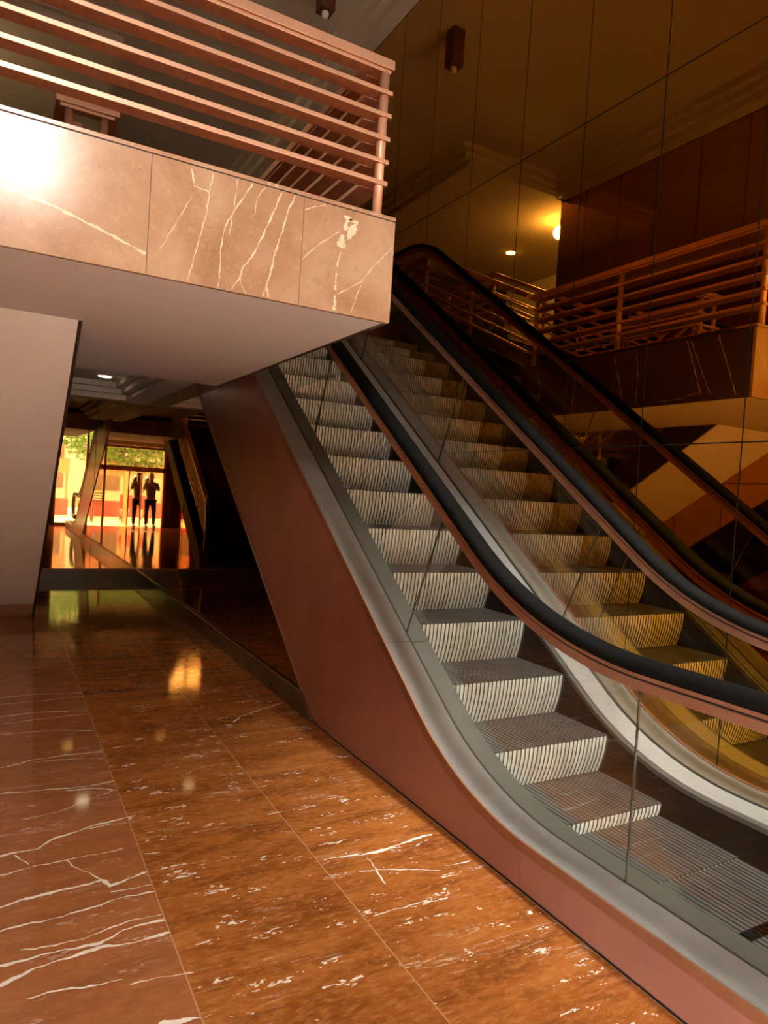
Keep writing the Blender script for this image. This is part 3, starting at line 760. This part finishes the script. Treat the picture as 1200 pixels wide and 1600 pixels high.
for s in (-1, 1):
    B().sphere((PX + s * .030, PY + .088, 1.483), .009).build('eye', M['shoe'], PER)
    B().sphere((PX + s * .072, PY + .015, 1.465), .018, sc=(.5, .8, 1.3)).build('ear', M['skin'], PER)
# hands closed round the phone
fwd = Vector((RC[0][2], RC[1][2], RC[2][2])); rt = Vector((RC[0][0], RC[1][0], RC[2][0])); up = Vector((-RC[0][1], -RC[1][1], -RC[2][1]))
pc = Vector((0, 0, 1.45)) - fwd * .012 - up * .035 - rt * .02
def hand(side):
    palm = pc + rt * side * .068 - up * .035 - fwd * .018
    wr = palm - up * .055 - fwd * .02 + rt * side * .01
    js = [(tuple(wr), .020), (tuple(palm), (.024, .014))]; e = [(0, 1)]
    for k in range(4):
        b = palm + up * (.030 - .016 * k) + rt * side * .012; ln = (.022, .026, .024, .018)[k]
        i = len(js); js += [(tuple(b), .008), (tuple(b + fwd * ln - rt * side * .002), .0075), (tuple(b + fwd * (ln + .006) - rt * side * .034), .0065)]
        e += [(1, i), (i, i + 1), (i + 1, i + 2)]
    i = len(js); js += [(tuple(palm - rt * side * .006 + up * .014), .009), (tuple(palm - rt * side * .016 + up * .036), .008)]
    e += [(1, i), (i, i + 1)]
    skin_body('hand', js, e, M['skin'], PER, 1)
hand(-1); hand(1)
PH = empty('mobile_phone', tuple(pc), 'black phone with its torch lit, held up by the person in the doorway', 'phone')
v = []
for a in (-.038, .038):
    for b in (-.076, .076):
        for c in (-.010, -.002): v.append(tuple(pc + rt * a + up * b + fwd * c))
B().add(v, [(0, 1, 3, 2), (4, 6, 7, 5), (0, 4, 5, 1), (2, 3, 7, 6), (0, 2, 6, 4), (1, 5, 7, 3)]).build('phone_body', M['phone'], PH, bevel=.003)
fl = pc + rt * .028 + up * .060
B().cyl(tuple(fl - fwd * .004), tuple(fl + fwd * .0005), .015, n=20).build('torch', M['flash'], PH)

# ================================================================== OUTSIDE THE ENTRANCE
struct(box(-9, 11, -16, YE - .12, -.12, -.01).build('pavement', M['stone_out']))
bd = empty('building', (1, -12.5, 0), 'ochre building front across the street outside the entrance', 'building')
bb = B().box(-9, 11, -13.5, -12.5, 0, 7.5)
bb.build('wall', M['facade'], bd)
for i in range(6):
    for z in (.8, 3.9):
        box(-7.6 + 3 * i, -6.2 + 3 * i, -12.52, -12.44, z, z + 1.9).build('window', M['dark'], bd)
bench = empty('kiosk_counter', (.5, -6, 0), 'red wooden kiosk counter outside the entrance', 'kiosk')
B().box(-2.2, 2.4, -6.2, -5.8, 0, .55).build('counter', M['redplastic'], bench)
B().box(-2.2, 2.4, -6.2, -5.75, 1.45, 1.95).build('sign_board', M['wood'], bench)
for px in (-2.15, 2.3): B().box(px, px + .08, -6.1, -6.0, .55, 1.5).build('post', M['wood'], bench)
def chair(x, y, label):
    c = empty('plastic_chair', (x, y, 0), label, 'chair', 'red chairs outside the entrance')
    B().box(x - .22, x + .22, y - .22, y + .22, .42, .46).build('seat', M['redplastic'], c, bevel=.01)
    B().box(x - .22, x + .22, y - .24, y - .20, .46, .86).build('backrest', M['redplastic'], c, bevel=.01)
    for sx in (-1, 1):
        for sy in (-1, 1): B().cyl((x + sx * .19, y + sy * .19, -.01), (x + sx * .19, y + sy * .19, .43), .02, .022, n=10).build('leg', M['redplastic'], c)
chair(.95, -2.6, 'red plastic chair on the paving behind the slatted door pane')
chair(-.35, -2.9, 'red plastic chair on the paving behind the person')
def tree(x, y, h, label, seed):
    rnd = random.Random(seed)
    t = empty('street_tree', (x, y, 0), label, 'tree', 'street trees outside')
    tb = B(); p = Vector((x, y, -.01)); r = .14
    for k in range(5):
        q = p + Vector((rnd.uniform(-.12, .12), rnd.uniform(-.12, .12), h * .16)); tb.cyl(p, q, r, r * .86, 12); p = q; r *= .86
    for k in range(6):
        a = rnd.uniform(0, 6.28); tb.cyl(p, p + Vector((math.cos(a) * .9, math.sin(a) * .9, rnd.uniform(.5, 1.1))), r * .5, r * .2, 8)
    tb.build('trunk', M['bark'], t)
    lf = B(); top = p + Vector((0, 0, .5)); v = []; f = []
    for k in range(2600):
        d = Vector((rnd.gauss(0, 1), rnd.gauss(0, 1), rnd.gauss(0, 1))).normalized() * rnd.random() ** .4
        c = top + Vector((d.x * 1.5, d.y * 1.5, d.z * 1.25))
        u = Vector((rnd.gauss(0, 1), rnd.gauss(0, 1), rnd.gauss(0, .6))).normalized() * .10; w2 = u.orthogonal().normalized() * .05
        i = len(v); v += [c - u, c + w2, c + u, c - w2]; f.append((i, i + 1, i + 2, i + 3))
    lf.v, lf.f, lf.mi, lf.sm = v, f, [0] * len(f), [False] * len(f)
    me = D.meshes.new('foliage'); me.from_pydata(v, [], f); me.materials.append(M['leaf'])
    o = D.objects.new('foliage', me); C.objects.link(o); o.parent = t; o.matrix_parent_inverse = Matrix.Translation(t.location).inverted()
tree(-.5, -4.6, 3.0, 'street tree outside, over the person in the doorway', 3)
tree(3.2, -5.6, 3.2, 'street tree outside, over the slatted door pane', 5)
